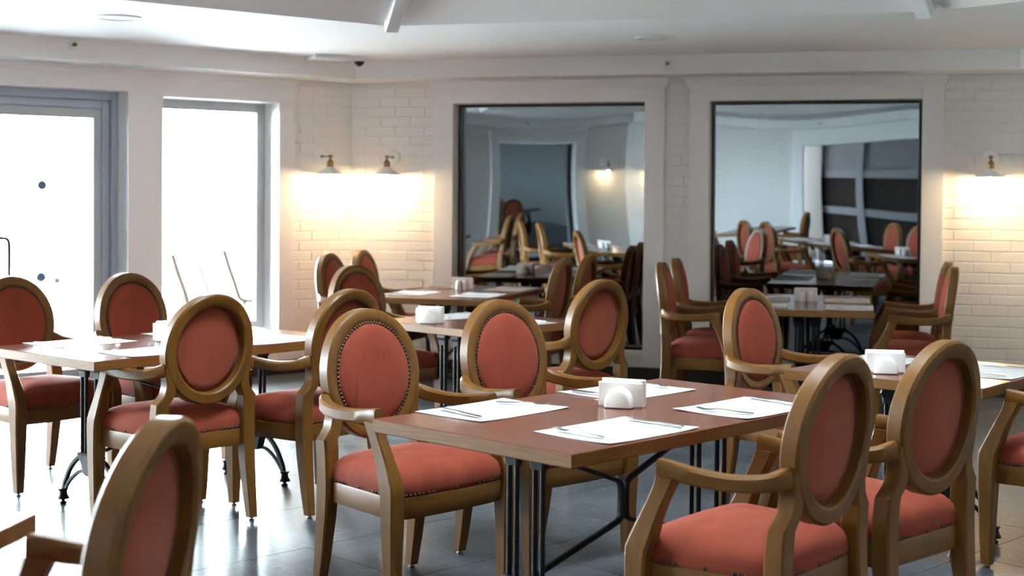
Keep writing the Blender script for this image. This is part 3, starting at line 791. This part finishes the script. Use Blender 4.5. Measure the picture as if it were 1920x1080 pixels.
def place(key, u, n, side, where, cutlery=True):
    # side +1: the diner sits beyond the far (n=.8) long edge, -1: beyond n=0; 'e0'/'e1': ends
    global nm; nm += 1
    a = TABLES[key][1]; rz = {1: a + PI, -1: a, 'e1': a + PI / 2, 'e0': a - PI / 2}[side] + rm.uniform(-.03, .03)
    o = ob('placemat', MATS[nm % 4]); o.location = tp(key, u, n, .0003); o.rotation_euler = (0, 0, rz)
    tag(o, 'white printed paper placemat ' + where, 'placemat', 'paper placemats on the tables')
    if not cutlery: return
    for nme, d, dx in (('fork', FORK, -.15), ('knife', KNIFE, .155)):
        c = ob(nme, d); w = V(dx + rm.uniform(-.012, .012), rm.uniform(-.02, .02), 0); w.rotate(Matrix.Rotation(rz, 3, 'Z'))
        c.location = tp(key, u, n, .0065) + w; c.rotation_euler = (0, 0, rz + rm.uniform(-.18, .18) + (.35 if nme == 'fork' and rm.random() < .4 else 0))
        tag(c, 'steel %s on the placemat %s' % (nme, where), nme, 'steel cutlery on the placemats')
place('front', .375, .158, -1, 'nearest the front corner of the front table')
place('front', 1.01, .150, -1, 'beside the front chair turned away, on the front table')
place('front', .385, .672, 1, 'in front of the chair with finger marks')
place('front', 1.03, .655, 1, 'behind the napkin holder on the front table')
place('door', .37, .665, 1, 'on the door table, before the left-edge chair')
place('door', .39, .145, -1, 'on the door table, beside the pink-backed chair')
place('door', .99, .665, 1, 'on the door table, before the chair by the white pillar')
place('door', 1.03, .15, -1, 'at the far right end of the door table')
place('rmirror', .27, .145, -1, 'on the right mirror table, front right')
place('rmirror', .86, .155, -1, 'on the right mirror table, back right')
place('rmirror', .27, .66, 1, 'on the right mirror table, front left')
place('rmirror', .86, .66, 1, 'on the right mirror table, back left')
place('mid', .50, .655, 1, 'on the small middle table, behind its napkin holder')
place('mid', .42, .15, -1, 'on the small middle table, beside the chair turned away')
place('lmirror', .42, .18, -1, 'on the left mirror table, front right')
place('lmirror', 1.13, .18, -1, 'on the left mirror table, back right')
place('lmirror', .43, .665, 1, 'on the left mirror table, front left')
place('lmirror', 1.20, .665, 1, 'on the left mirror table, back left')
place('right', .50, .155, -1, 'at the right picture edge on the lamp-lit table')
place('right', .52, .655, 1, 'on the right edge table, behind its napkin holder')
place('corner', .40, .60, 1, 'on the corner table, seen only in the mirror', False)
place('unseen', .40, .15, -1, 'on the mirror-only window table, near end', False)
place('unseen', 1.0, .15, -1, 'on the mirror-only window table, far end', False)

def holder_meshes():
    bm = bmesh.new(); D = {}
    # base tray and rear plate
    box(bm, -.072, .072, -.020, .022, 0, .010, bev=.003); box(bm, -.074, .074, .012, .022, .004, .088, bev=.004); box(bm, -.074, .074, -.022, -.014, .004, .080, bev=.003)
    D['body'] = me('body', bm, M['ceramic'])
    bm = bmesh.new(); rings = []
    for y, k in ((-.020, 1.0), (-.048, 1.0), (-.056, .93), (-.060, .8)):
        r = []
        for i in range(17):
            t = PI * i / 16; r.append(V(.046 * k * math.cos(t), y, .004 + .062 * k * math.sin(t) ** .85))
        rings.append(r)
    R = [[bm.verts.new(p) for p in r] for r in rings]
    for a, b in zip(R, R[1:]):
        for i in range(16): bm.faces.new((a[i], a[i + 1], b[i + 1], b[i]))
        bm.faces.new((a[16], a[0], b[0], b[16]))
    bm.faces.new(R[-1]); bm.faces.new(R[0]); bmesh.ops.recalc_face_normals(bm, faces=bm.faces)
    D['arch'] = me('arch_front', bm, M['ceramic'], True, 40)
    bm = bmesh.new()
    for k in range(5):
        y = -.011 + k * .0048; box(bm, -.066, .066, y, y + .0040, .012, .083 + (k % 2) * .003, bev=.0008)
    D['napkins'] = me('napkins', bm, M['napkin'])
    bm = bmesh.new()
    def oct_(k, z): return [V(.0225 * k * math.cos(2 * PI * i / 20), .0185 * k * math.sin(2 * PI * i / 20), z) for i in range(20)]
    loft(bm, [oct_(k, z) for k, z in ((.9, 0), (1, .004), (1.0, .03), (.96, .046), (.84, .057), (.6, .064), (.25, .067))])
    D['shaker'] = me('shaker', bm, M['ceramic'], True, 50)
    bm = bmesh.new()
    for i in range(5): lathe(bm, [(.0012, .0655), (.0012, .0676)], 6, .006 * math.cos(i * 1.257), .006 * math.sin(i * 1.257))
    D['holes'] = me('pour_holes', bm, M['black'])
    return D
HM = holder_meshes()
def holder(key, u, n, wdir, where, arch_sign=1):
    # wdir: direction of the holder's width in table (u, n) coordinates
    a = TABLES[key][1]; rz = a + math.atan2(wdir[1], wdir[0]) + (0 if arch_sign > 0 else PI)
    h = empty('napkin_holder', tp(key, u, n), rz); tag(h, 'white ceramic napkin holder ' + where, 'napkin holder', 'ceramic napkin holders')
    ob('body', HM['body'], h); ob('arch_front', HM['arch'], h); ob('napkins', HM['napkins'], h)
    for k, nme in ((-1, 'salt_shaker'), (1, 'pepper_shaker')):
        w = V(k * .0235, .043, 0); w.rotate(Matrix.Rotation(rz, 3, 'Z'))
        s = empty(nme, tp(key, u, n) + w, rz); tag(s, 'white %s shaker beside the napkin holder %s' % (nme.split('_')[0], where), 'shaker', 'ceramic shakers')
        ob('body', HM['shaker'], s); ob('pour_holes', HM['holes'], s)
holder('front', .745, .445, (.38, -.92), 'in the middle of the front table')
holder('door', .70, .46, (.45, -.9), 'in the middle of the door table')
holder('rmirror', .80, .42, (.05, -1), 'on the right mirror table', -1)
holder('mid', .115, .455, (.4, -.9), 'on the small middle table')
holder('lmirror', .98, .49, (.2, -1), 'on the left mirror table', -1)
holder('right', .18, .46, (.5, -.85), 'on the right edge table, behind the front chairs')
holder('unseen', .70, .45, (.1, -1), 'on the mirror-only window table')

# ------------------------------------------------------------------ wall lamps
def lamp_meshes():
    D = {}
    bm = bmesh.new(); lathe(bm, [(.056, 0), (.056, .008), (.050, .016), (.02, .020), (.012, .022)], 32)
    bmesh.ops.rotate(bm, verts=bm.verts, matrix=Matrix.Rotation(PI / 2, 3, 'X')); D['plate'] = me('wall_plate', bm, M['enamel'], True, 40)
    bm = bmesh.new(); sweep(bm, [(0, -.018, .0), (0, -.155, .0)], .010, .010, n=10); sweep(bm, [(0, -.018, 0), (0, -.03, 0)], .022, .022, n=10)
    sweep(bm, [(0, -.135, 0), (0, -.172, 0)], .020, .020, n=10); sweep(bm, [(-.012, -.15, 0), (.012, -.15, 0)], .022, .022, n=10)
    D['arm'] = me('arm', bm, M['brass'], True, 40)
    bm = bmesh.new(); lathe(bm, [(.006, -.008), (.009, -.016), (.009, -.024), (.018, -.034), (.026, -.044), (.027, -.050), (.024, -.052), (.024, -.074), (.027, -.076), (.027, -.086), (.02, -.088)], 20, 0, -.15); D['socket'] = me('socket', bm, M['brass'], True, 30)
    bm = bmesh.new(); pr = [(.028, -.080), (.034, -.088), (.060, -.106), (.084, -.122), (.104, -.135), (.107, -.139)]
    pr2 = [(r - .002, z - .003) for r, z in reversed(pr)]
    lathe(bm, pr + pr2 + [pr[0]], 36, 0, -.15, cap=False); D['shade'] = me('shade', bm, M['enamel'], True, 50)
    bm = bmesh.new(); lathe(bm, [(.010, -.088), (.014, -.096), (.024, -.112), (.026, -.124), (.020, -.136), (.008, -.142)], 18, 0, -.15); D['bulb'] = me('bulb', bm, M['bulb'], True)
    return D
LM = lamp_meshes()
def lamp(F, s, z, label):
    t = empty('wall_lamp'); t.matrix_world = F @ Matrix.Translation(V(s, -.008, z)); tag(t, label, 'wall lamp', 'brass wall lamps with white shades')
    for n, k in (('wall_plate', 'plate'), ('arm', 'arm'), ('socket', 'socket'), ('shade', 'shade'), ('bulb', 'bulb')): ob(n, LM[k], t)
    l = bpy.data.lights.new('lamp_light', 'POINT'); l.energy = LAMP_W; l.color = (1, .70, .38); l.shadow_soft_size = .024
    o = bpy.data.objects.new('lamp_light', l); COL.objects.link(o); o.parent = t; o.location = (0, -.15, -.150)
LZ = 1.664
lamp(FB, .362, LZ, 'brass wall lamp with white shade, just right of the room corner')
lamp(FL, -.285, LZ, 'brass wall lamp with white shade, beside the window casing')
lamp(FB, 4.776, LZ, 'single brass wall lamp with white shade on the brick at the right edge')
lamp(FR_, .45, LZ, 'brass wall lamp with white shade beyond the right edge, out of view')
lamp(FF, LF - .40, LZ, 'brass wall lamp with white shade near the far corner, seen only in the mirror')
lamp(F4, .40, LZ, 'brass wall lamp with white shade on the far mirror wall, seen only in the mirror')

# ------------------------------------------------------------------ ceiling fittings
def speaker(x, y, label):
    t = empty('ceiling_speaker', (x, y, CEIL)); tag(t, label, 'speaker', 'round ceiling speakers')
    bm = bmesh.new(); lathe(bm, [(.128, 0), (.128, -.006), (.122, -.009), (.116, -.006), (.116, -.001)], 40, cap=False); ob('trim_ring', me('trim_ring', bm, M['plastic'], True, 40), t)
    bm = bmesh.new(); lathe(bm, [(.115, -.0005), (.115, -.004), (.06, -.0055), (.01, -.006)], 36); ob('grille', me('grille', bm, M['grille'], True, 40), t)
speaker(-2.281, 8.169, 'round white ceiling speaker above the door and window'); speaker(.901, 9.01, 'round white ceiling speaker above the two mirrors')
t = empty('security_camera', (-1.135, 10.40, CEIL), rad(-25)); tag(t, 'white security camera with black dome by a ceiling box near the corner', 'security camera')
bm = bmesh.new(); lathe(bm, [(.052, 0), (.052, -.028), (.046, -.034)], 28); ob('housing', me('housing', bm, M['plastic'], True, 40), t)
bm = bmesh.new(); lathe(bm, [(.040, -.034), (.038, -.046), (.029, -.060), (.014, -.070), (.003, -.073)], 24); ob('dome', me('dome', bm, M['blackglass'], True, 40), t)
bm = bmesh.new(); box(bm, -.14, .14, -.10, .10, -.03, 0, bev=.006)
o = ob('junction_box', me('junction_box', bm, M['plastic'])); o.location = (-1.345, 10.33, CEIL); o.rotation_euler = (0, 0, rad(25)); tag(o, 'flat white ceiling box next to the security camera', 'junction box')
def sprinkler(F, s, z, label):
    t = empty('sprinkler'); t.matrix_world = F @ Matrix.Translation(V(s, -.356, z)); tag(t, label, 'sprinkler', 'sidewall sprinklers')
    bm = bmesh.new(); lathe(bm, [(.032, 0), (.032, .004), (.022, .010), (.010, .012)], 24); bmesh.ops.rotate(bm, verts=bm.verts, matrix=Matrix.Rotation(PI / 2, 3, 'X')); ob('rosette', me('rosette', bm, M['plastic'], True, 40), t)
    bm = bmesh.new(); sweep(bm, [(0, -.01, 0), (0, -.03, 0)], .016, .016, n=10); sweep(bm, [(0, -.03, .008), (0, -.045, .012)], .004, .004, n=6); sweep(bm, [(0, -.03, -.008), (0, -.045, -.012)], .004, .004, n=6)
    box(bm, -.012, .012, -.052, -.046, -.012, .012, bev=.002); ob('head', me('head', bm, M['brass']), t)
sprinkler(FB, 2.576, 2.319, 'small white sidewall sprinkler on the ceiling band between the two mirrors'); sprinkler(FL, -2.389, 2.345, 'small brass sidewall sprinkler on the ceiling band above the door')

sprinkler(FF, LF - 2.99, 2.32, 'small sidewall sprinkler over the dark opening, seen only in the right mirror')
sprinkler(F4, 2.05, 2.32, 'small sidewall sprinkler on the far mirror wall, seen only in the left mirror')
speaker(-1.9, 1.5, 'round ceiling speaker near the dark opening, seen only in the right mirror')
# ------------------------------------------------------------------ terrace outside
bm = bmesh.new(); box(bm, -45, 20, -25, 45, -.30, -.21); struct('ground_terrace', bm, M['terrace'])
bm = bmesh.new(); box(bm, 0, 26, 0, .25, -.2, .62, bev=.02); box(bm, 0, 26, -.04, .29, .62, .68, bev=.01)
o = struct('wall_terrace', bm, M['parapet']); o.matrix_world = Matrix.Translation(V(-20, 15.5, 0)) @ Matrix.Rotation(rad(12), 4, 'Z')
def patio_chair(x, y, rz, label):
    t = empty('patio_chair', (x, y, -.21), rz); tag(t, label, 'chair', 'patio chairs on the terrace')
    for s in (-1, 1):
        bm = bmesh.new(); sweep(bm, smoothpts([(-.26, s * .25, .98), (-.20, s * .25, .80), (-.13, s * .25, .62), (-.09, s * .25, .50), (-.03, s * .25, .455), (.12, s * .25, .45), (.30, s * .25, .46)], 4), .044, .044, n=8, up=V(0, 1, 0)); ob('side_rail', me('side_rail', bm, M['patio_metal'], True, 60), t)
        bm = bmesh.new(); sweep(bm, [(-.02, s * .25, .46), (-.16, s * .25, 0)], .036, .036, n=8, up=V(0, 1, 0)); ob('leg', me('leg', bm, M['patio_metal'], True, 60), t)
        bm = bmesh.new(); sweep(bm, [(.22, s * .25, .45), (.26, s * .25, 0)], .036, .036, n=8, up=V(0, 1, 0)); ob('leg', me('leg', bm, M['patio_metal'], True, 60), t)
    bm = bmesh.new(); P = smoothpts([(-.25, 0, .96), (-.20, 0, .80), (-.13, 0, .62), (-.09, 0, .51), (-.03, 0, .465), (.12, 0, .455), (.29, 0, .46)], 4)
    sweep(bm, P, .006, .48, up=V(0, 1, 0), c=.1); ob('sling', me('sling', bm, M['sling']), t)
patio_chair(-3.02, 14.0, rad(-12), 'slim patio chair outside the window, left of the pair')
patio_chair(-2.74, 15.1, rad(-12), 'slim patio chair outside the window, right of the pair')
